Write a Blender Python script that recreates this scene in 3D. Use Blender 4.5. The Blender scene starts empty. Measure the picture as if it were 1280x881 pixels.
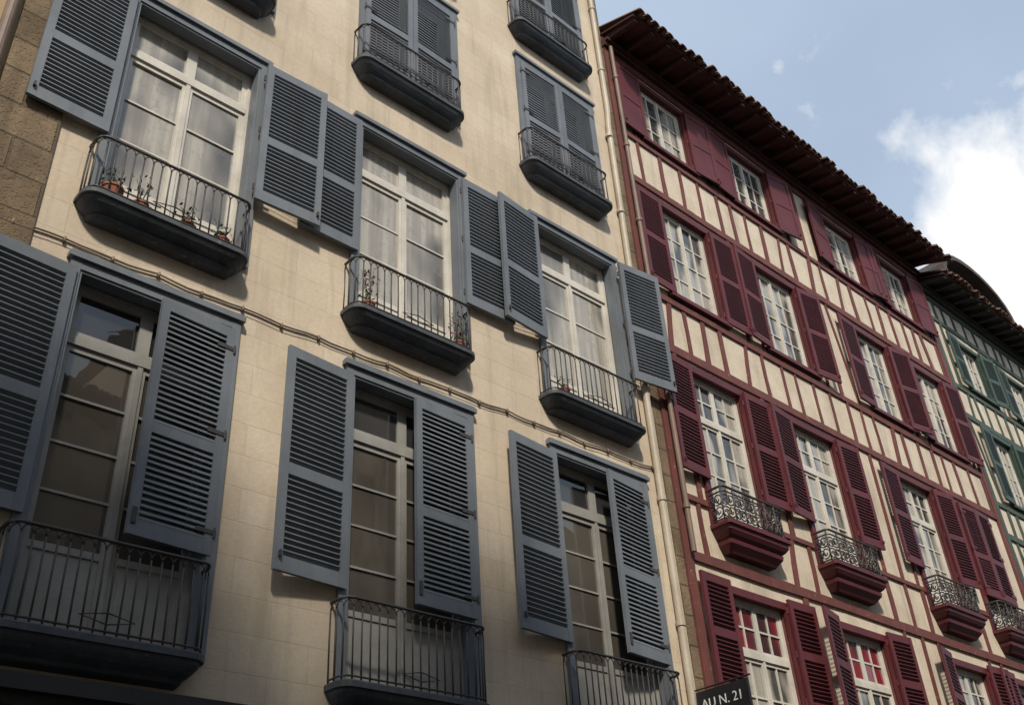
import bpy, math, random
from mathutils import Vector, Matrix
R = random.Random(11)
scene = bpy.context.scene
COL = scene.collection

# ------------------------------------------------------------------ mesh builder
class MB:
    def __init__(s): s.v=[]; s.f=[]
    def hexa(s,p):
        b=len(s.v); s.v+= [tuple(q) for q in p]
        s.f += [(b,b+3,b+2,b+1),(b+4,b+5,b+6,b+7),(b,b+1,b+5,b+4),(b+1,b+2,b+6,b+5),(b+2,b+3,b+7,b+6),(b+3,b,b+4,b+7)]
    def box(s,x0,x1,y0,y1,z0,z1,M=None):
        p=[Vector(q) for q in ((x0,y0,z0),(x1,y0,z0),(x1,y1,z0),(x0,y1,z0),(x0,y0,z1),(x1,y0,z1),(x1,y1,z1),(x0,y1,z1))]
        if M is not None: p=[M@q for q in p]
        s.hexa(p)
    def quad(s,a,b,c,d):
        n=len(s.v); s.v+=[tuple(a),tuple(b),tuple(c),tuple(d)]; s.f.append((n,n+1,n+2,n+3))
    def tube(s,pts,r,n=6,closed=False):
        pts=[Vector(p) for p in pts]; m=len(pts); b=len(s.v)
        for i,p in enumerate(pts):
            if closed: t=pts[(i+1)%m]-pts[i-1]
            else: t=pts[min(i+1,m-1)]-pts[max(i-1,0)]
            t.normalize()
            ref=Vector((0,1,0)) if abs(t.y)<.8 else Vector((0,0,1))
            a=t.cross(ref).normalized(); c=t.cross(a)
            for k in range(n):
                an=2*math.pi*k/n
                s.v.append(tuple(p+a*(r*math.cos(an))+c*(r*math.sin(an))))
        for i in range(m if closed else m-1):
            j=(i+1)%m
            for k in range(n):
                l=(k+1)%n
                s.f.append((b+i*n+k,b+i*n+l,b+j*n+l,b+j*n+k))
        if not closed:
            s.f.append(tuple(b+k for k in range(n))[::-1]); s.f.append(tuple(b+(m-1)*n+k for k in range(n)))
    def loft(s,outlines):
        n=len(outlines[0]); b=len(s.v)
        for o in outlines: s.v+=[tuple(p) for p in o]
        for i in range(len(outlines)-1):
            for k in range(n):
                l=(k+1)%n
                s.f.append((b+i*n+k,b+i*n+l,b+(i+1)*n+l,b+(i+1)*n+k))
        s.f.append(tuple(b+k for k in range(n))[::-1]); e=b+(len(outlines)-1)*n
        s.f.append(tuple(e+k for k in range(n)))
    def mesh(s,name,mat,smooth=False):
        me=bpy.data.meshes.new(name); me.from_pydata(s.v,[],s.f); me.update()
        if mat: me.materials.append(mat)
        if smooth:
            for p in me.polygons: p.use_smooth=True
        return me
    def obj(s,name,mat,parent=None,smooth=False):
        if not s.v: return None
        o=bpy.data.objects.new(name,s.mesh(name,mat,smooth)); COL.objects.link(o)
        if parent: o.parent=parent
        return o
def empty(name,loc=(0,0,0)):
    e=bpy.data.objects.new(name,None); e.location=loc; COL.objects.link(e); return e
def inst(name,me,parent,loc,rotz=0):
    o=bpy.data.objects.new(name,me); COL.objects.link(o); o.parent=parent; o.location=loc; o.rotation_euler=(0,0,rotz); return o

# ------------------------------------------------------------------ materials
def nt(name):
    m=bpy.data.materials.new(name); m.use_nodes=True; t=m.node_tree; t.nodes.clear(); return m,t
def N(t,ty,**k):
    n=t.nodes.new(ty)
    for a,b in k.items(): setattr(n,a,b)
    return n
def scaled_pos(t,sc):
    g=N(t,'ShaderNodeNewGeometry'); m=N(t,'ShaderNodeVectorMath',operation='MULTIPLY'); m.inputs[1].default_value=sc
    t.links.new(g.outputs['Position'],m.inputs[0]); return m.outputs[0]
def noise(t,sc,detail=5,rough=.6,dist=0):
    n=N(t,'ShaderNodeTexNoise'); n.inputs['Scale'].default_value=1; n.inputs['Detail'].default_value=detail; n.inputs['Roughness'].default_value=rough; n.inputs['Distortion'].default_value=dist
    t.links.new(scaled_pos(t,sc),n.inputs['Vector']); return n.outputs['Fac']
def mrange(t,src,a,b,c=0,d=1):
    m=N(t,'ShaderNodeMapRange'); m.inputs[1].default_value=a; m.inputs[2].default_value=b; m.inputs[3].default_value=c; m.inputs[4].default_value=d
    t.links.new(src,m.inputs[0]); return m.outputs[0]
def mixc(t,fac,a,b,mode='MIX'):
    m=N(t,'ShaderNodeMix',data_type='RGBA',blend_type=mode)
    if isinstance(fac,(int,float)): m.inputs[0].default_value=fac
    else: t.links.new(fac,m.inputs[0])
    for i,x in ((6,a),(7,b)):
        if isinstance(x,(tuple,list)): m.inputs[i].default_value=(*x[:3],1)
        else: t.links.new(x,m.inputs[i])
    return m.outputs[2]
def math2(t,op,a,b):
    m=N(t,'ShaderNodeMath',operation=op)
    for i,x in enumerate((a,b)):
        if isinstance(x,(int,float)): m.inputs[i].default_value=x
        else: t.links.new(x,m.inputs[i])
    return m.outputs[0]
def pmat(name,base,dark=None,var=(1.2,1.2,1.2),streak=.35,fine=25,rough=.75,bump=.25,bdist=.004,chip=None,metal=0,bricks=None):
    m,t=nt(name)
    dark=dark or tuple(c*.6 for c in base)
    c=mixc(t,mrange(t,noise(t,var,4,.65),.38,.68,0,.8),base,dark)
    if streak>=.2:
        st=mrange(t,noise(t,(5,5,.45),3,.6,.3),.5,.78,0,streak)
        c=mixc(t,st,c,tuple(x*.45 for x in dark))
    fn=noise(t,(fine,)*3,2,.6)
    c=mixc(t,mrange(t,fn,.35,.65,.0,.22),c,tuple(x*.6 for x in base))
    h=fn
    if chip:
        ch=mrange(t,noise(t,(14,14,14),4,.7),.64,.69); c=mixc(t,ch,c,chip)
    if bricks:
        bw,bh,ms,amt,varc=bricks
        g=N(t,'ShaderNodeNewGeometry'); sp=N(t,'ShaderNodeSeparateXYZ'); cb=N(t,'ShaderNodeCombineXYZ')
        t.links.new(g.outputs['Position'],sp.inputs[0]); t.links.new(sp.outputs[0],cb.inputs[0]); t.links.new(sp.outputs[2],cb.inputs[1])
        b=N(t,'ShaderNodeTexBrick'); b.inputs['Scale'].default_value=1; b.inputs['Brick Width'].default_value=bw; b.inputs['Row Height'].default_value=bh
        b.inputs['Mortar Size'].default_value=ms; b.inputs['Mortar Smooth'].default_value=.4
        b.inputs['Color1'].default_value=(1,1,1,1); b.inputs['Color2'].default_value=(varc,varc*.97,varc*.93,1); b.inputs['Mortar'].default_value=(amt,amt,amt,1)
        t.links.new(cb.outputs[0],b.inputs['Vector'])
        c=mixc(t,1.0,c,b.outputs['Color'],'MULTIPLY')
        h=math2(t,'SUBTRACT',math2(t,'MULTIPLY',h,.6),math2(t,'MULTIPLY',b.outputs['Fac'],.8))
    p=N(t,'ShaderNodeBsdfPrincipled'); o=N(t,'ShaderNodeOutputMaterial')
    t.links.new(c,p.inputs['Base Color']); p.inputs['Roughness'].default_value=rough; p.inputs['Metallic'].default_value=metal
    if bump>.1:
        bu=N(t,'ShaderNodeBump'); bu.inputs['Strength'].default_value=bump; bu.inputs['Distance'].default_value=bdist
        if bump>=.3:
            pit=mrange(t,noise(t,(48,48,48),1,.5),.58,.70,1,0); h=math2(t,'ADD',h,math2(t,'MULTIPLY',pit,.5))
        t.links.new(h,bu.inputs['Height']); t.links.new(bu.outputs[0],p.inputs['Normal'])
    t.links.new(p.outputs[0],o.inputs[0]); return m
def pane(name,light,dark,a,b,vs=(9,9,.5),folds=.35,coat=1.0,big=(1.1,1.1,.7),ior=1.7):
    """glazing with the cloth hung directly behind it: cloth tone, with fold shade and dark room gaps painted in, under a glossy glass coat"""
    m,t=nt(name)
    c=mixc(t,mrange(t,noise(t,big,2,.5),a,b),dark,light)  # dark areas paint the dim room beyond the cloth
    c=mixc(t,mrange(t,noise(t,vs,2,.5),.38,.66,0,folds),c,tuple(x*.35 for x in light))  # shade of the cloth folds painted as darker vertical streaks
    c=mixc(t,mrange(t,noise(t,(16,16,11),3,.6,1.2),.56,.62,0,folds*.8),c,tuple(x*.5 for x in light))
    p=N(t,'ShaderNodeBsdfPrincipled'); o=N(t,'ShaderNodeOutputMaterial'); t.links.new(c,p.inputs['Base Color'])
    p.inputs['Roughness'].default_value=.9; p.inputs['Specular IOR Level'].default_value=.1
    p.inputs['Coat Weight'].default_value=coat; p.inputs['Coat Roughness'].default_value=.012; p.inputs['Coat IOR'].default_value=ior
    bu=N(t,'ShaderNodeBump'); bu.inputs['Strength'].default_value=.2; bu.inputs['Distance'].default_value=.02
    t.links.new(noise(t,(2.6,2.6,2),1,.5),bu.inputs['Height']); t.links.new(bu.outputs[0],p.inputs['Coat Normal'])
    t.links.new(p.outputs[0],o.inputs[0]); return m
M={}
M['plaster']=pmat('cream_plaster',(.66,.57,.445),(.48,.40,.30),(.8,.8,.8),.42,22,.9,.34,.006,bricks=(.72,.3,.007,.87,.94))
M['stone']=pmat('old_stone',(.27,.20,.125),(.12,.09,.055),(2,2,2),.6,18,.95,.8,.016,bricks=(.62,.36,.016,.55,.7))
M['ochre']=pmat('ochre_plaster',(.48,.36,.20),(.33,.24,.13),(1,1,1),.45,20,.9,.3)
M['greyblue']=pmat('grey_blue_paint',(.172,.192,.215),(.118,.132,.148),(1.5,1.5,1.5),.35,40,.55,.15,.002)
M['slab']=pmat('weathered_grey_paint',(.070,.080,.092),(.035,.038,.042),(4,4,4),.5,30,.7,.5,.005,chip=(.15,.135,.11))
M['iron']=pmat('wrought_iron',(.06,.053,.05),(.035,.03,.028),(9,9,9),.1,50,.55,.0,.002,chip=(.13,.085,.05))
M['white']=pmat('white_painted_wood',(.66,.63,.56),(.48,.45,.39),(3,3,3),.25,50,.5,.1,.001)
M['taupe']=pmat('grey_painted_wood',(.34,.335,.31),(.23,.225,.21),(3,3,3),.2,50,.5,.1,.001)
M['red']=pmat('oxblood_paint',(.118,.019,.023),(.072,.013,.016),(2,2,2),.35,40,.55,.15,.002)
M['redtimber']=pmat('oxblood_timber',(.16,.05,.043),(.10,.034,.029),(4,4,2),.45,30,.75,.35,.004,chip=(.3,.17,.12))
M['cream']=pmat('cream_infill',(.66,.575,.455),(.47,.395,.30),(1.5,1.5,1.5),.45,20,.9,.35,.006)
M['green']=pmat('green_paint',(.05,.080,.060),(.03,.05,.038),(2,2,2),.3,40,.55,.15,.002)
M['greentimber']=pmat('green_timber',(.07,.10,.078),(.04,.06,.047),(3,3,2),.3,30,.75,.3,.003)
M['tile']=pmat('clay_roof_tile',(.17,.09,.06),(.08,.05,.038),(3,3,3),.4,20,.9,.3,.005)
M['slate']=pmat('dark_roof',(.07,.06,.055),(.04,.035,.03),(3,3,3),.4,20,.9,.3,.005)
M['soffit']=pmat('eave_wood',(.085,.026,.024),(.05,.018,.016),(3,3,3),.4,30,.8,.2,.003)
M['pipe']=pmat('cream_downpipe',(.50,.44,.35),(.36,.30,.22),(3,3,2),.4,30,.55,.15,.001)
M['rustpipe']=pmat('brown_downpipe',(.22,.15,.11),(.12,.08,.06),(3,3,2),.4,30,.6,.15,.001)
M['shop']=pmat('dark_shopfront',(.022,.022,.024),(.012,.012,.012),(2,2,2),.2,30,.5,.15,.001)
M['signblack']=pmat('sign_board',(.018,.018,.02),None,(2,2,2),.1,30,.4,.05,.001)
M['signwhite']=pmat('sign_lettering',(.75,.75,.72),(.65,.65,.62),(2,2,2),.05,30,.5,.0)
M['asphalt']=pmat('asphalt',(.05,.05,.052),(.035,.035,.035),(.5,.5,.5),.1,60,.9,.2,.004)
M['paving']=pmat('paving',(.28,.26,.23),(.2,.18,.16),(.8,.8,.8),.1,30,.85,.2,.003)
M['leaf']=pmat('leaf',(.05,.09,.03),(.025,.05,.018),(20,20,20),.1,60,.6,.1)
M['flower']=pmat('red_flower',(.35,.04,.05),(.2,.03,.03),(20,20,20),.1,60,.7,.1)
M['clay']=pmat('terracotta',(.32,.12,.07),(.2,.08,.05),(8,8,8),.2,50,.85,.1)
M['cable']=pmat('cable',(.22,.17,.13),(.14,.10,.08),(5,5,5),.2,50,.8,.1)
M['p_lace']=pane('lace_curtained_glazing',(.42,.39,.33),(.085,.08,.072),.38,.50,(13,13,.6),.5)
M['p_blind']=pane('blind_backed_glazing',(.10,.09,.073),(.06,.054,.045),.4,.6,(3,3,.5),.15)
M['p_mix']=pane('half_curtained_glazing',(.40,.38,.33),(.03,.03,.031),.47,.53,(14,14,.6),.35,big=(1.9,1.9,.6))
M['p_red']=pane('red_curtained_glazing',(.22,.015,.028),(.04,.018,.02),.42,.52,(14,14,.6),.35,big=(2,2,.8))
M['p_dark']=pane('dark_glazing',(.05,.05,.05),(.02,.02,.02),.4,.6,(5,5,.6),.1)

# ------------------------------------------------------------------ parts
def fp(x0,x1,p,r,ins,z,n=5,y0=.03):
    x0+=ins; x1-=ins; p-=ins; r=max(.005,min(r,p*.9)); o=[(x0,y0,z)]
    for i in range(n+1):
        a=math.pi/2*i/n; o.append((x0+r-r*math.cos(a),-(p-r)-r*math.sin(a),z))
    for i in range(n+1):
        a=math.pi/2*(1-i/n); o.append((x1-r+r*math.cos(a),-(p-r)-r*math.sin(a),z))
    o.append((x1,y0,z)); return o
def slab(mb,x0,x1,p,zt,h,r=.13):
    lv=[(zt,.012),(zt-.012,0),(zt-.26*h,0),(zt-.28*h,.022),(zt-.4*h,.026),(zt-.5*h,.04),(zt-.66*h,.07),(zt-.84*h,.12),(zt-.86*h,.105),(zt-.97*h,.125),(zt-h,.14)]
    mb.loft([fp(x0,x1,p,r,i,z) for z,i in lv])
def resample(path,step):
    path=[Vector(p) for p in path]; L=[0]
    for i in range(1,len(path)): L.append(L[-1]+(path[i]-path[i-1]).length)
    n=max(2,round(L[-1]/step)); out=[]
    for k in range(n+1):
        s=L[-1]*k/n; i=1
        while i<len(L)-1 and L[i]<s: i+=1
        f=(s-L[i-1])/max(1e-9,L[i]-L[i-1]); out.append(path[i-1].lerp(path[i],f))
    return out
def railing(mb,x0,x1,p,zb,zt,step=.085):
    path=fp(x0,x1,p,.1,0,0,5,.0); up=lambda q,z: Vector((q[0],q[1],z))
    mb.tube([up(q,zt+R.uniform(-.003,.003)) for q in path],.014,6); mb.tube([up(q,zb+.035) for q in path],.009,5)
    P=resample(path,step)
    for i,q in enumerate(P):
        j=R.uniform(-.006,.006)
        mb.tube([up(q,zb-.005),up(q,(zb+zt)/2)+Vector((j,j*.5,0)),up(q,zt-.075)],.0078,5)
        if i<len(P)-1:
            a=Vector(P[i]); b=Vector(P[i+1]); pts=[]
            for k in range(7):
                an=math.pi*k/6; f=(1-math.cos(an))/2; c=a.lerp(b,f); pts.append(up(c,zt-.075+.06*math.sin(an)))
            mb.tube(pts,.0066,4)
    cx=(x0+x1)/2; zc=zb+.12
    mb.tube([(cx-.2,-p-.008,zc),(cx,-p-.008,zc+.04),(cx+.2,-p-.008,zc),(cx,-p-.008,zc-.04)],.0065,5,True)
def ornate(mb,x0,x1,p,zb,zt):
    path=fp(x0,x1,p,.05,0,0,3,.0); up=lambda q,z: Vector((q[0],q[1],z))
    for z,r in ((zt,.018),(zt-.07,.012),(zb+.03,.013)): mb.tube([up(q,z) for q in path],r,5)
    P=resample(path,.23)
    for i,q in enumerate(P): mb.tube([up(q,zb),up(q,zt)],.012,5)
    h=zt-.07-zb-.03
    for i in range(len(P)-1):
        a,b=Vector(P[i]),Vector(P[i+1])
        for (cx,cz,sg) in ((.3,.7,1),(.7,.3,-1),(.28,.25,1),(.72,.75,-1)):
            pts=[]
            for k in range(15):
                an=k/14*math.pi*3.0; rr=(.085-.062*k/14)
                u=cx*1.0+sg*rr*math.cos(an)/max(.05,(b-a).length); z=zb+.03+cz*h+sg*rr*math.sin(an)*1.1
                c=a.lerp(b,u); pts.append(up(c,z))
            mb.tube(pts,.011,4)
def shutter_mesh(name,w,h,s,mat,mids=(.43,),solid=False,iron=None,steep=False):
    mb=MB(); st=.075; T=.02
    X=lambda a,b:(min(a*s,b*s),max(a*s,b*s))
    mb.box(*X(0,st),-T,T,0,h); mb.box(*X(w-st,w),-T,T,0,h)
    rails=[(0,.13)]+[(h*f-.05,h*f+.05) for f in mids]+[(h-.1,h)]
    for a,b in rails: mb.box(*X(st,w-st),-T+.002,T-.002,a,b)
    for i in range(len(rails)-1):
        z0=rails[i][1]; z1=rails[i+1][0]
        if solid:
            mb.box(*X(st,w-st),-T+.011,T-.011,z0,z1)
        else:
            n=int((z1-z0)/.052); d=(z1-z0)/n
            for k in range(n):
                zc=z0+d*(k+.5)+R.uniform(-.002,.002); x0,x1=X(st-.004,w-st+.004)
                hy,hz=(.009,.019) if steep else (.020,.0225); t=.0055; w1=R.uniform(-.0018,.0018)
                mb.hexa([(x0,-hy,zc-hz-t-w1),(x1,-hy,zc-hz-t+w1),(x1,hy,zc+hz-t+w1),(x0,hy,zc+hz-t-w1),(x0,-hy,zc-hz+t-w1),(x1,-hy,zc-hz+t+w1),(x1,hy,zc+hz+t+w1),(x0,hy,zc+hz+t-w1)])
    me=mb.mesh(name,mat)
    ib=MB()
    for f in (.09,.5,.9):
        ib.box(*X(-.02,.16),-T-.007,-T-.001,h*f-.018,h*f+.018)
        ib.tube([(-.008*s,-T-.004,h*f-.04),(-.008*s,-T-.004,h*f+.04)],.011,6)
    ib.box(*X(w-.055,w-.02),-T-.012,-T-.001,h*.04,h*.10); ib.box(*X(w-.05,w-.03),T+.001,T+.03,h*.05,h*.075)
    me2=ib.mesh(name+'_iron',M['iron'] if not iron else iron)
    return me,me2
_sc={}
def shutter(parent,side,xh,z0,z1,w,opendeg,mat,y=-.06,solid=False,mids=(.43,),steep=False):
    """opendeg: angle from closed; 180 = flat on wall"""
    s=1 if side=='L' else -1
    key=(round(w,3),round(z1-z0,3),s,mat.name,solid,steep)
    if key not in _sc: _sc[key]=shutter_mesh('louvred_shutter',w,z1-z0,s,mat,mids,solid,None if mat is M['greyblue'] else mat,steep)
    rot=-math.radians(opendeg)*s
    R2=rot+R.uniform(-.008,.008) if opendeg>5 else rot
    inst('louvred_shutter',_sc[key][0],parent,(xh,y,z0),R2); inst('shutter_ironwork',_sc[key][1],parent,(xh,y,z0),R2)
def wall(mb,rev,x0,x1,z0,z1,ops,y=0,depth=.25):
    xs=sorted({x0,x1,*[o[0] for o in ops],*[o[1] for o in ops]}); zs=sorted({z0,z1,*[o[2] for o in ops],*[o[3] for o in ops]})
    for i in range(len(xs)-1):
        for j in range(len(zs)-1):
            cx=(xs[i]+xs[i+1])/2; cz=(zs[j]+zs[j+1])/2
            if any(o[0]<cx<o[1] and o[2]<cz<o[3] for o in ops): continue
            mb.quad((xs[i],y,zs[j]),(xs[i+1],y,zs[j]),(xs[i+1],y,zs[j+1]),(xs[i],y,zs[j+1]))
    for a,b,c,d in ops:
        rev.quad((a,y,c),(a,y,d),(a,y+depth,d),(a,y+depth,c)); rev.quad((b,y,c),(b,y+depth,c),(b,y+depth,d),(b,y,d))
        rev.quad((a,y,d),(b,y,d),(b,y+depth,d),(a,y+depth,d)); rev.quad((a,y,c),(a,y+depth,c),(b,y+depth,c),(b,y,c))
def casement(fr,gl,a,b,c,d,y,trans=None,rows=3,cols=1,panel=0,fw=.05,lw=.055,mt=.022,trows=1,tcols=1,gtop=None):
    fr.box(a,a+fw,y,y+.07,c,d); fr.box(b-fw,b,y,y+.07,c,d)
    fr.box(a+fw,b-fw,y+.002,y+.07,d-fw,d); fr.box(a+fw,b-fw,y+.002,y+.07,c,c+fw)
    a+=fw;b-=fw;c+=fw;d-=fw; mid=(a+b)/2
    def light(g,x0,x1,z0,z1,r,cl,yy,pn=0):
        fr.box(x0,x0+lw,yy,yy+.045,z0,z1); fr.box(x1-lw,x1,yy,yy+.045,z0,z1)
        fr.box(x0+lw,x1-lw,yy+.0015,yy+.045,z1-lw,z1); fr.box(x0+lw,x1-lw,yy+.0015,yy+.045,z0,z0+lw)
        x0+=lw;x1-=lw;z0+=lw;z1-=lw
        if pn:
            fr.box(x0,x1,yy+.015,yy+.035,z0,z0+pn); fr.box(x0,x1,yy+.003,yy+.045,z0+pn,z0+pn+lw)
            fr.box(x0+.05,x1-.05,yy+.008,yy+.02,z0+.06,z0+pn-.06); z0+=pn+lw
        for k in range(1,cl): xx=x0+(x1-x0)*k/cl; fr.box(xx-mt/2,xx+mt/2,yy+.006,yy+.04,z0,z1)
        for k in range(1,r): zz=z0+(z1-z0)*k/r; fr.box(x0,x1,yy+.008,yy+.038,zz-mt/2,zz+mt/2)
        for i in range(cl):
            for j in range(r):
                xa=x0+(x1-x0)*i/cl; xb=x0+(x1-x0)*(i+1)/cl; za=z0+(z1-z0)*j/r; zb=z0+(z1-z0)*(j+1)/r
                tx=R.uniform(-.0035,.0035); tz=R.uniform(-.005,.005)
                g.quad((xa,yy+.024+tx,za),(xb,yy+.024-tx,za),(xb,yy+.024-tx+tz,zb),(xa,yy+.024+tx+tz,zb))
    zt=d; gtop=gtop or gl
    if trans:
        fr.box(a,b,y-.012,y+.068,trans-.04,trans+.04)
        light(gtop,a,mid,trans+.04,d,trows,tcols,y+.012); light(gtop,mid,b,trans+.04,d,trows,tcols,y+.012); zt=trans-.04
    light(gl,a,mid,c,zt,rows,cols,y+.01,panel); light(gl,mid,b,c,zt,rows,cols,y+.01,panel)
    fr.box(mid-.022,mid+.022,y-.006,y+.009,c,zt)

def eave(parent,x0,x1,zw,p,drop,matS,matT,yr=4.5,raf=.42):
    so=MB(); ti=MB(); sl=drop/p
    Z=lambda y: zw+sl*y
    so.hexa([(x0,-p,Z(-p)),(x1,-p,Z(-p)),(x1,.3,Z(.3)),(x0,.3,Z(.3)),(x0,-p,Z(-p)+.03),(x1,-p,Z(-p)+.03),(x1,.3,Z(.3)+.03),(x0,.3,Z(.3)+.03)])
    x=x0+.06
    while x<x1-.1:
        w=.085; q=-p+.03
        so.hexa([(x,q,Z(q)-.07),(x+w,q,Z(q)-.07),(x+w,-.0,Z(0)-.15),(x,-.0,Z(0)-.15),(x,q,Z(q)-.003),(x+w,q,Z(q)-.003),(x+w,0,Z(0)-.003),(x,0,Z(0)-.003)])
        x+=raf
    so.box(x0,x1,-.1,0.0,zw-.30,zw-.155)
    so.box(x0,x1,-.16,-.102,zw-.22,zw-.17)
    so.obj('eave_rafters_and_boards',matS,parent)
    s2=.42
    def ZT(y): return zw-drop+.045+ (y+p)*s2
    ti.quad((x0,-p-.02,ZT(-p-.02)),(x1,-p-.02,ZT(-p-.02)),(x1,yr,ZT(yr)),(x0,yr,ZT(yr)))
    ti.quad((x0,yr,ZT(yr)),(x1,yr,ZT(yr)),(x1,2*yr+p,ZT(-p)),(x0,2*yr+p,ZT(-p)))
    x=x0
    while x<x1:
        r=.085; dy=R.uniform(-.06,.03); jz=R.uniform(-.008,.018)
        n=7; ring=[]
        for yy in (-p-.09+dy,yr):
            for rr in (r,r-.016):
                for i in range(n):
                    a=math.pi*i/(n-1); ring.append((x+.09-rr*math.cos(a),yy,ZT(yy)+.03+jz+rr*math.sin(a)*.95))
        b=len(ti.v); ti.v+=ring
        for i in range(n-1):
            ti.f.append((b+i,b+i+1,b+2*n+i+1,b+2*n+i)); ti.f.append((b+n+i,b+3*n+i,b+3*n+i+1,b+n+i+1)); ti.f.append((b+i,b+n+i,b+n+i+1,b+i+1))
        b=len(ti.v)
        for yy in (-p-.055+dy,.5):
            for i in range(n):
                a=math.pi*i/(n-1); ti.v.append((x+.185-.07*math.cos(a),yy,ZT(yy)+.045-.055*math.sin(a)))
        for i in range(n-1): ti.f.append((b+i,b+i+1,b+n+i+1,b+n+i))
        x+=.19
    ti.obj('clay_tile_roof',matT,parent)

# ------------------------------------------------------------------ grey shuttered townhouse
G=empty('cream_townhouse_with_grey_shutters')
W,RV,FR,SLB,IR,WH,TP,GA,GB,GD,ST=(MB() for _ in range(11))
cols=[(1.89,3.42),(4.56,6.15),(7.28,8.91)]
ops=[]
rows=[(3.93,6.97),(7.60,10.36),(11.26,13.47),(14.12,16.3)]
for (xl,xr) in cols:
    for (zb,zt) in rows: ops.append((xl+.085,xr-.085,zb+.0,zt-.085))
wall(W,RV,1.56,9.30,3.5,17.7,ops,0,.20)
W.quad((9.45,0,0),(9.45,9,0),(9.45,9,17.7),(9.45,0,17.7)); W.quad((1.56,0,0),(1.56,0,17.7),(1.56,9,17.7),(1.56,9,0))
for ci,(xl,xr) in enumerate(cols):
    for ri,(zb,zt) in enumerate(rows):
        a,b,c,d=xl+.085,xr-.085,zb,zt-.085
        FR.box(xl,a-.001,-.045,.0,zb,zt); FR.box(b+.001,xr,-.045,.0,zb,zt); FR.box(a-.001,b+.001,-.043,0,d+.001,zt)
        FR.box(xl-.03,xr+.03,-.075,-.001,zt+.002,zt+.05); FR.box(xl-.015,xr+.015,-.06,-.002,zt+.051,zt+.075)
        FR.box(a-.03,a+.022,-.03,.1,zb,d); FR.box(b-.022,b+.03,-.03,.1,zb,d); FR.box(a+.022,b-.022,-.028,.1,d-.022,d+.02)
        if ri==0:
            casement(TP,GB,a,b,c,d,.13,trans=6.33,rows=4,panel=.55,mt=.02,gtop=GD)
        elif ri==1:
            casement(WH,GA,a,b,c,d,.13,trans=9.72,rows=3,panel=.32,mt=.02)
        else:
            casement(TP,GD,a,b,c,d,.13,rows=3)
        p=.22; sh=[.22,.21,.23,.22][ri]
        slab(SLB,xl-.08,xr-.06,p+.04,zb-.005,sh)
        railing(IR,xl-.045,xr-.09,p,zb-.005,zb+[.67,.60,.56,.54][ri])
        w=(b-a)/2+.03
        if ri==0:
            shutter(G,'L',xl+.05,4.72,6.87,w,180-[4,5,6][ci],M['greyblue'])
            shutter(G,'R',xr-.05,4.74,6.87,w,[5,3,7][ci],M['greyblue'],y=-.03)
        elif ri==1:
            shutter(G,'L',xl+.05,8.38,10.28,.72,180-[1,1.2,5][ci],M['greyblue'],y=[-.07,-.07,-.10][ci])
            shutter(G,'R',xr-.05,8.38,10.28,.72,180-[3,1,7][ci],M['greyblue'],y=[-.12,-.07,-.13][ci])
        else:
            shutter(G,'L',xl+.07,zb+.1,zt-.1,(b-a)/2+.012,1.5,M['greyblue'],y=-.045,steep=True); shutter(G,'R',xr-.07,zb+.1,zt-.1,(b-a)/2+.012,1.5,M['greyblue'],y=-.045,steep=True)
ST.box(9.30,9.45,-.012,.3,3.5,17.7)
W.obj('front_wall',M['plaster'],G); RV.obj('window_reveals',M['greyblue'],G); FR.obj('window_architraves',M['greyblue'],G)
SLB.obj('balcony_slabs',M['slab'],G); IR.obj('balcony_railings',M['iron'],G,True); WH.obj('white_casements',M['white'],G); TP.obj('grey_casements',M['taupe'],G)
GA.obj('lace_curtained_panes',M['p_lace'],G); GB.obj('blind_backed_panes',M['p_blind'],G); GD.obj('dark_panes',M['p_dark'],G); ST.obj('stone_quoins',M['stone'],G)
SH=MB()
SH.box(1.56,9.3,-.10,.25,0,3.42); SH.box(1.5,9.36,-.20,.25,3.42,3.50); SH.box(1.46,9.4,-.27,.25,3.50,3.585); SH.box(1.5,9.38,-.22,.25,3.585,3.62)
for i in range(5):
    x=1.8+i*1.5; SH.box(x,x+.12,-.14,-.101,0,3.41)
SH.obj('shopfront',M['shop'],G)
eave(G,1.4,9.5,17.9,.6,.2,M['slate'],M['tile'])

cb=MB(); pts=[]
for i in range(0,61):
    x=1.0+i*.135; k=(i%6)/6; pts.append((x,-.02,7.13-.02*math.sin(math.pi*k)+.006*math.sin(i*1.7)+.012*(x-1)))
cb.tube(pts,.009,5)
cb.tube([(p[0],p[1]-.01,p[2]-.025+.008*math.sin(p[0]*3)) for p in pts],.005,4)
for i in range(0,61,3): x,y,z=pts[i]; cb.box(x-.01,x+.01,-.032,.0,z-.04,z+.015)
cb.obj('facade_cable',M['cable'],None,True)

def pipe(name,x,y,z0,z1,r,mat,jog=None):
    m=MB(); P=[(x,y,z0),(x,y,z1)]
    if jog: P=[(x,y,z0)]+[(x+dx,y,z) for z,dx in jog]+[(x+jog[-1][1],y,z1)]
    m.tube(P,r,12)
    z=z0+.6
    while z<z1:
        dx=0
        if jog:
            for jz,jd in jog:
                if z>=jz: dx=jd
        m.tube([(x+dx,y,z-.03),(x+dx,y,z+.03)],r+.012,12); m.box(x+dx-.012,x+dx+.012,y,.0,z-.01,z+.01); z+=1.55
    return m.obj(name,mat,None,False)
pipe('drainpipe',9.14,-.055,0,17.5,.045,M['pipe'],jog=[(9.2,0),(9.5,.06),(13.2,.08),(13.6,.12)])
pipe('drainpipe.001',9.56,-.10,6.2,15.3,.035,M['rustpipe'])
pipe('drainpipe.002',.92,-.08,0,16,.05,M['rustpipe'])

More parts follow.
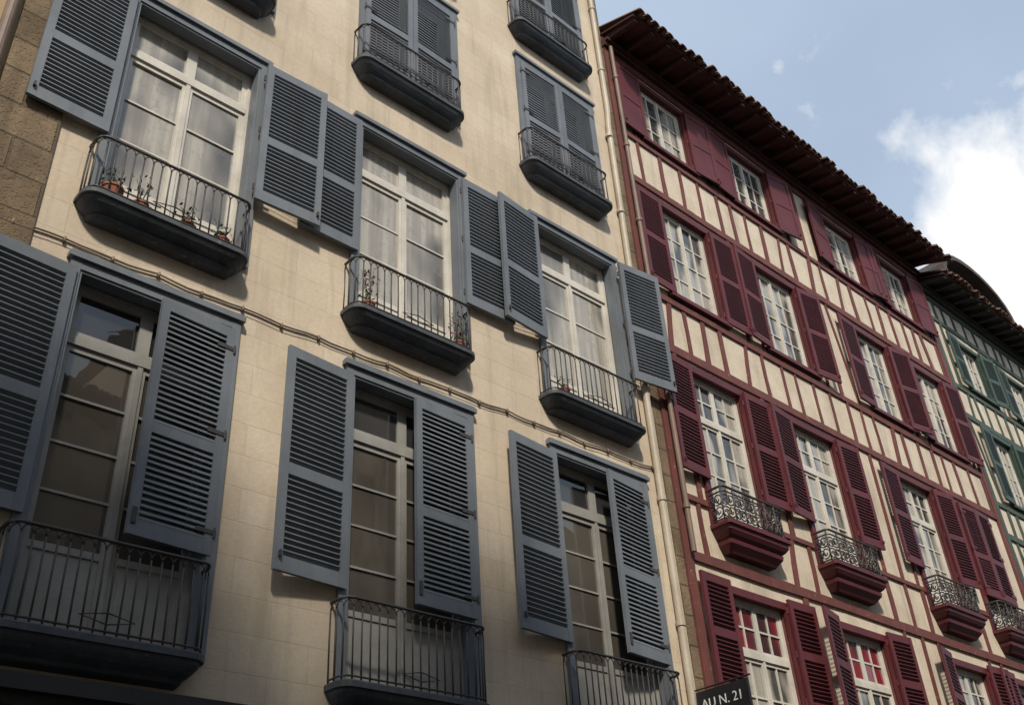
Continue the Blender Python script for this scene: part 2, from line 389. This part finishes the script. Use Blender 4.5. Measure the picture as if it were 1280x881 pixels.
# ------------------------------------------------------------------ stone building at the left
S=empty('stone_corner_building'); sw=MB(); ow=MB()
sw.box(1.02,1.559,-.03,9,0,17.2); ow.box(-9,1.02,.02,9,3.4,17.2); sw.box(-9,1.02,.0,9,0,3.4)
sw.obj('stone_pilaster',M['stone'],S); ow.obj('ochre_wall',M['ochre'],S)
sf=MB()
for x in (-6.5,-3.6,-1.2):
    for z in (4.4,7.8,11.2):
        sf.box(x-.12,x,-.02,.02,z,z+2.1); sf.box(x+1.0,x+1.12,-.02,.02,z,z+2.1); sf.box(x,x+1.0,-.018,.02,z+2.0,z+2.1); sf.box(x-.15,x+1.15,-.08,.02,z-.1,z)
        shutter(S,'L',x,z,z+2.0,.5,3,M['taupe'],y=-.03); shutter(S,'R',x+1.0,z,z+2.0,.5,3,M['taupe'],y=-.03)
sf.obj('window_surrounds',M['taupe'],S)
eave(S,-9,1.45,17.3,.6,.2,M['slate'],M['tile'])

# ------------------------------------------------------------------ half-timbered houses
def timber_house(name,x0,x1,zw,wins,rows,paint,timber,soff,eavep,beams,lowstone=3.7,closed=(),seed=3):
    H=empty(name); rr=random.Random(seed)
    W,RV,TB,FR,WH,GM,GR,CB,IR=(MB() for _ in range(9))
    ops=[(a,b,r['z'][0],r['z'][1]) for a,b in wins for r in rows]
    wall(W,RV,x0,x1,lowstone,zw,ops,0,.13)
    W.quad((x0,0,0),(x0,0,zw),(x0,9,zw),(x0,9,0)); W.quad((x1,0,0),(x1,9,0),(x1,9,zw),(x1,0,zw))
    for bz,bh in beams:
        segs=[(x0,x1)]
        for a,b,c,d in ops:
            if c-.02<bz+bh/2 and d+.02>bz-bh/2:
                ns=[]
                for s,e in segs:
                    if b<=s or a>=e: ns.append((s,e)); continue
                    if a-.12>s: ns.append((s,a-.12))
                    if b+.12<e: ns.append((b+.12,e))
                segs=ns
        for s,e in segs:
            n=max(1,int((e-s)/1.6))
            jj=[(rr.uniform(-.012,.012),rr.uniform(-.012,.012)) for _ in range(n+1)]
            for k in range(n):
                xa=s+(e-s)*k/n; xb=s+(e-s)*(k+1)/n; j=(jj[k][0],jj[k+1][0],jj[k][1],jj[k+1][1])
                q=.036+rr.uniform(-.003,.003)
                TB.hexa([(xa,-q,bz-bh/2+j[0]),(xb,-q,bz-bh/2+j[1]),(xb,.01,bz-bh/2+j[1]),(xa,.01,bz-bh/2+j[0]),(xa,-q,bz+bh/2+j[2]),(xb,-q,bz+bh/2+j[3]),(xb,.01,bz+bh/2+j[3]),(xa,.01,bz+bh/2+j[2])])
    bs=sorted(beams)
    for i in range(len(bs)-1):
        za=bs[i][0]+bs[i][1]/2-.01; zb=bs[i+1][0]-bs[i+1][1]/2+.01
        if zb-za<.2: continue
        x=x0+.09
        while x<x1-.1:
            w=rr.uniform(.055,.105); tilt=rr.uniform(-.035,.035)*(zb-za)
            if rr.random()<.10: tilt=rr.choice((-1,1))*.13*(zb-za)
            xa=x; xb=x+tilt
            lo,hi=min(xa,xb)-w/2-.13,max(xa,xb)+w/2+.13
            hit=any(hi>a and lo<b and c<zb-.1 and d>za+.1 for a,b,c,d in ops)
            if not hit and min(xa,xb)>x0+.05 and max(xa,xb)<x1-.05:
                q=.026+rr.uniform(-.004,.004); w2=w*rr.uniform(.75,1.2); zm=(za+zb)/2; xm=(xa+xb)/2+rr.uniform(-.012,.012); wm=(w+w2)/2*rr.uniform(.88,1.1)
                for (p0,q0,p1,q1,zz0,zz1) in ((xa,w,xm,wm,za,zm),(xm,wm,xb,w2,zm,zb)):
                    TB.hexa([(p0-q0/2,-q,zz0),(p0+q0/2,-q,zz0),(p0+q0/2,.01,zz0),(p0-q0/2,.01,zz0),(p1-q1/2,-q,zz1),(p1+q1/2,-q,zz1),(p1+q1/2,.01,zz1),(p1-q1/2,.01,zz1)])
            x+=rr.uniform(.38,.58)
    TB.box(x0+.002,x0+.15,-.045,.01,lowstone,zw-.02); TB.box(x1-.14,x1-.002,-.045,.01,lowstone,zw-.02)
    for wi,(a,b) in enumerate(wins):
        for ri,r in enumerate(rows):
            c,d=r['z']
            FR.box(a-.10,a,-.05,.01,c-.02,d+.10); FR.box(b,b+.10,-.05,.01,c-.02,d+.10); FR.box(a,b,-.048,.01,d,d+.10)
            if not r.get('balc'): FR.box(a-.14,b+.14,-.09,.01,c-.09,c-.021)
            g=GR if r.get('cur')=='red' and wi<2 else GM
            casement(WH,GM if r.get('cur')=='red' else g,a,b,c,d,.05,trans=r.get('tr'),rows=r['r'],cols=r['c'],panel=r.get('panel',0),fw=.045,lw=.045,mt=.024,trows=r.get('tr_r',2),tcols=r['c'],gtop=g)
            sz=r['sh']; w=r.get('w',.62)
            if (wi,ri) in closed:
                shutter(H,'L',a-.02,sz[0],sz[1],(b-a)/2+.02,3,paint,y=-.075); shutter(H,'R',b+.02,sz[0],sz[1],(b-a)/2+.02,3,paint,y=-.075)
            else:
                aL,aR=r['ang'][wi]
                shutter(H,'L',a-.03,sz[0],sz[1],w,180-aL,paint,y=-.075,solid=r.get('solid',False),mids=(.5,))
                shutter(H,'R',b+.03,sz[0],sz[1],w,180-aR,paint,y=-.08,solid=r.get('solid',False),mids=(.5,))
            if r.get('balc'):
                bt=c-.005; L=[(bt,0),(bt-.05,0),(bt-.06,.03),(bt-.11,.035),(bt-.16,.07),(bt-.2,.12),(bt-.21,.10),(bt-.26,.11),(bt-.33,.17),(bt-.36,.19)]
                CB.loft([fp(a-.12,b+.08,.31,.03,i,z,2) for z,i in L]); ornate(IR,a-.09,b+.05,.27,bt,bt+.47)
    W.obj('plaster_walls',M['cream'],H); RV.obj('window_reveals',timber,H); TB.obj('timber_frame',timber,H); FR.obj('window_surrounds',paint,H)
    WH.obj('casement_windows',M['white'],H); GM.obj('window_panes',M['p_mix'],H); GR.obj('red_curtained_panes',M['p_red'],H)
    CB.obj('balcony_corbels',paint,H); IR.obj('balcony_ironwork',M['iron'],H,True)
    LS=MB(); LS.box(x0,x1,-.06,.3,0,lowstone-.25); LS.box(x0,x1,-.16,.3,lowstone-.25,lowstone); LS.obj('ground_floor_shopfront',paint,H)
    eave(H,x0-.02,x1+.02,zw,eavep,.2,soff,M['tile'])
    return H
redwins=[(10.24,11.40),(12.66,13.86),(15.82,16.98),(17.98,19.12)]
redrows=[
 dict(z=(13.60,14.95),sh=(13.55,15.0),r=3,c=2,solid=True,w=.6,ang=[(2,5),(3,8),(4,6),(5,4)]),
 dict(z=(10.42,12.18),sh=(10.38,12.22),r=4,c=2,w=.60,ang=[(2,1),(4,7),(3,10),(2,5)]),
 dict(z=(6.72,9.08),sh=(7.36,9.14),tr=8.38,r=3,c=2,panel=.35,balc=True,w=.60,ang=[(3,1),(5,3),(3,6),(4,5)]),
 dict(z=(4.15,5.84),sh=(4.55,5.98),tr=5.15,r=2,c=2,tr_r=2,w=.60,cur='red',ang=[(2,1),(14,4),(12,5),(5,5)]),
]
beams=[(15.25,.16),(13.42,.10),(12.45,.13),(10.22,.10),(9.33,.13),(7.0,.08),(6.2,.13),(4.02,.14)]
RH=timber_house('red_half_timbered_house',9.452,19.88,15.6,redwins,redrows,M['red'],M['redtimber'],M['soffit'],.75,beams,closed=((3,2),))
gwins=[(20.95,21.95),(23.35,24.35),(25.8,26.8),(28.2,29.2)]
def ga(n): return [(4,7)]*n
grows=[dict(z=(12.7,13.95),sh=(12.65,14.0),r=3,c=2,w=.55,ang=ga(4)),dict(z=(9.9,11.55),sh=(9.85,11.6),r=4,c=2,w=.55,ang=ga(4)),
 dict(z=(6.7,8.7),sh=(6.9,8.75),tr=8.1,r=3,c=2,w=.55,ang=ga(4)),dict(z=(4.1,5.8),sh=(4.1,5.85),r=3,c=2,w=.55,ang=ga(4))]
gb=[(14.9,.14),(14.3,.10),(12.5,.10),(11.75,.12),(9.7,.10),(9.0,.12),(6.5,.10),(6.0,.12),(3.95,.12)]
GH=timber_house('green_half_timbered_house',19.9,30.5,15.25,gwins,grows,M['green'],M['greentimber'],M['slate'],.65,gb,seed=8)
dm=MB(); dw=MB()
def arch(ins,y): 
    o=[]
    for i in range(13):
        a=math.pi*i/12; o.append((22.9-(1.9-ins)*math.cos(a),y,15.75+(1.15-ins*.8)*math.sin(a)**.8))
    return o
A=arch(0,-.35); B=arch(0,3.5); C=arch(.16,-.35); D=arch(.16,3.5)
for i in range(12):
    dm.quad(A[i],A[i+1],B[i+1],B[i]); dm.quad(C[i],D[i],D[i+1],C[i+1]); dm.quad(A[i],C[i],C[i+1],A[i+1])
dm.obj('dormer_roof',M['slate'],GH,True)
dw.v+=[(p[0],-.05,p[2]) for p in C]; dw.f.append(tuple(range(13))); dw.box(21.2,24.6,-.05,3,15.1,15.76); dw.obj('dormer_wall',M['slate'],GH)

# ------------------------------------------------------------------ sign
sg=empty('hanging_shop_sign'); m=MB(); m.box(9.13,9.17,-.80,-.12,3.88,4.46); m.obj('sign_panel',M['signblack'],sg)
m=MB(); m.tube([(9.15,0,4.49),(9.15,-.84,4.49)],.010,8); m.obj('sign_bracket',M['signblack'],sg)
for txt,z,s in (('AU N. 21',4.27,.14),('PAYS BASQUE',4.09,.085),('OUVERT',3.95,.07)):
    cu=bpy.data.curves.new('sign_text','FONT'); cu.body=txt; cu.size=s; cu.extrude=.002; cu.materials.append(M['signwhite'])
    o=bpy.data.objects.new('sign_text',cu); COL.objects.link(o); o.parent=sg
    o.matrix_local=Matrix(((0,0,-1,9.127),(-1,0,0,-.18),(0,1,0,z),(0,0,0,1)))

# ------------------------------------------------------------------ plants
def plant(name,x,y,z,h,fl=False,n=70,pot=.07):
    e=empty(name); m=MB(); prof=[(0,pot*.7),(pot*1.3,pot),(pot*1.35,pot*1.1),(pot*1.6,pot*1.1),(pot*1.6,pot*.9)]
    m.loft([[(x+r*math.cos(k*math.pi/6),y+r*math.sin(k*math.pi/6),z+zz) for k in range(12)] for zz,r in prof]); m.obj('pot',M['clay'],e)
    L=MB(); F=MB(); zc=z+pot*1.6
    for i in range(7):
        a=R.uniform(0,6.28); L.tube([(x,y,zc-.02),(x+.03*math.cos(a),y+.03*math.sin(a),zc+h*.4),(x+.08*math.cos(a),y+.05*math.sin(a),zc+h*R.uniform(.7,1))],.003,4)
    for i in range(n):
        a=R.uniform(0,6.28); rr=R.uniform(.01,.13); c=Vector((x+rr*math.cos(a),y+rr*.7*math.sin(a),zc+R.uniform(.0,h)))
        u=Vector((R.uniform(-1,1),R.uniform(-1,1),R.uniform(-1,1))).normalized(); v=u.orthogonal().normalized(); s=R.uniform(.016,.036)
        (F if fl and R.random()<.45 else L).quad(c-u*s,c+v*s*.5,c+u*s,c-v*s*.5)
    L.obj('leaves',M['leaf'],e); F.obj('flowers',M['flower'],e)
plant('potted_plant',2.06,-.13,7.6,.2,pot=.09); plant('potted_plant',2.32,-.12,7.6,.32,n=40)
plant('potted_plant',4.72,-.13,7.6,.42,True,150); plant('potted_plant',5.90,-.13,7.6,.38,True,200)
plant('potted_plant',3.10,-.12,7.6,.18); plant('potted_plant',2.75,-.12,7.6,.22,n=50); plant('potted_plant',7.5,-.13,7.6,.15)

# ------------------------------------------------------------------ street and opposite side
m=MB(); m.quad((-200,-200,0),(200,-200,0),(200,200,0),(-200,200,0)); m.obj('ground',M['asphalt'])
m=MB(); m.box(-9,32,-1.3,-.3,-.02,.12); m.obj('pavement',M['paving'])
m=MB(); m.box(-12,34,-10.4,-9.3,-.02,.12); m.obj('pavement',M['paving'])
def opposite(name,xw0,xw1,h,shmat,wmat):  # unseen houses; roof heights and gap shape the sun on the facade
    O=empty(name); w_,r_,f_,g_,wf=(MB() for _ in range(5)); L=xw1-xw0; n=max(1,int(L/2.5)); ops=[]
    zs=[z for z in (4.2,7.4,10.3,13.2,16.0) if z+2.2<h]
    for i in range(n):
        cx=L*(i+.5)/n
        for z in zs: ops.append((cx-.55,cx+.55,z,z+(2.0 if z<12 else 1.5)))
    wall(w_,r_,0,L,0,h,ops,0,.15)
    w_.quad((0,0,0),(0,0,h),(0,8,h),(0,8,0)); w_.quad((L,0,0),(L,8,0),(L,8,h),(L,0,h))
    for a,b,c,d in ops:
        casement(wf,g_,a,b,c,d,.05,rows=3,cols=1)
        f_.box(a-.5,a-.02,-.05,-.01,c,d); f_.box(b+.02,b+.5,-.05,-.01,c,d)
    for mb_,n_,mm in ((w_,'walls',wmat),(r_,'reveals',wmat),(f_,'shutters',shmat),(g_,'window_panes',M['p_mix']),(wf,'casements',M['white'])):
        mb_.obj(n_,mm,O)
    eave(O,-.02,L+.02,h+.15,.35,.1,M['slate'],M['tile'],yr=2.5)
    O.matrix_world=Matrix.Translation((xw1,-10.4,0))@Matrix.Rotation(math.pi,4,'Z')
opposite('unseen_opposite_townhouse',-14,-8.2,13.6,M['red'],M['cream'])
opposite('unseen_opposite_townhouse',-8.15,-4.0,17.6,M['green'],M['plaster'])  # unseen, raised so its roof shades the lower left facade
opposite('unseen_opposite_townhouse',-3.95,-2.1,11.0,M['red'],M['cream'])  # unseen, kept low as a gap that lets a sun patch through
opposite('unseen_opposite_townhouse',-2.05,.2,17.0,M['greyblue'],M['plaster'])  # unseen, raised to shade the wall beyond the sun patch
opposite('unseen_opposite_townhouse',.25,6.8,12.0,M['green'],M['cream'])
opposite('unseen_opposite_townhouse',6.85,12.6,14.2,M['red'],M['cream'])
opposite('unseen_opposite_townhouse',12.65,34,12.6,M['greyblue'],M['cream'])

# ------------------------------------------------------------------ camera
cam=bpy.data.cameras.new('camera'); co=bpy.data.objects.new('camera',cam); COL.objects.link(co); scene.camera=co
r=Vector((.7408,-.6692,-.0577)); u=Vector((-.3336,-.4410,.8333)); k=-Vector((.5830,.5981,.5499))
co.matrix_world=Matrix(((r.x,u.x,k.x,0),(r.y,u.y,k.y,-7),(r.z,u.z,k.z,1.6),(0,0,0,1)))
cam.sensor_width=36; cam.lens=35.63; cam.clip_start=.05; cam.clip_end=2000

# ------------------------------------------------------------------ light
sv=Vector((-.42,-.62,.72)).normalized()
sd=bpy.data.lights.new('sun','SUN'); sd.energy=4.0; sd.angle=math.radians(4.5); sd.color=(1,.91,.78)
so=bpy.data.objects.new('sun',sd); COL.objects.link(so); so.rotation_euler=sv.to_track_quat('Z','Y').to_euler()
w=bpy.data.worlds.new('World'); scene.world=w; w.use_nodes=True; t=w.node_tree; t.nodes.clear()
sk=N(t,'ShaderNodeTexSky',sky_type='NISHITA'); sk.sun_disc=False; sk.sun_elevation=math.asin(sv.z); sk.sun_rotation=math.atan2(sv.x,sv.y)
sk.air_density=1.0; sk.dust_density=2.5; sk.ozone_density=1.2
tc=N(t,'ShaderNodeTexCoord'); ns=N(t,'ShaderNodeTexNoise'); ns.inputs['Scale'].default_value=6; ns.inputs['Detail'].default_value=9; ns.inputs['Roughness'].default_value=.58; ns.inputs['Distortion'].default_value=.2
t.links.new(tc.outputs['Generated'],ns.inputs['Vector'])
dp=N(t,'ShaderNodeVectorMath',operation='DOT_PRODUCT'); dp.inputs[1].default_value=Vector((.83,.185,.515)).normalized(); t.links.new(tc.outputs['Generated'],dp.inputs[0])
mask=mrange(t,dp.outputs['Value'],.974,.998,0,.30)
cf=mrange(t,math2(t,'ADD',ns.outputs['Fac'],mask),.64,.79,0,.97)
ns2=N(t,'ShaderNodeTexNoise'); ns2.inputs['Scale'].default_value=2; ns2.inputs['Detail'].default_value=5; t.links.new(tc.outputs['Generated'],ns2.inputs['Vector'])
hz=mrange(t,ns2.outputs['Fac'],.3,.7,.55,.85)
c=mixc(t,hz,sk.outputs[0],(4.2,5.1,6.2))
c=mixc(t,cf,c,(7.4,7.3,7.2))
bg=N(t,'ShaderNodeBackground'); bg.inputs[1].default_value=.15; ow_=N(t,'ShaderNodeOutputWorld'); t.links.new(c,bg.inputs[0]); t.links.new(bg.outputs[0],ow_.inputs[0])
scene.view_settings.view_transform='Standard'; scene.view_settings.look='None'; scene.view_settings.exposure=0
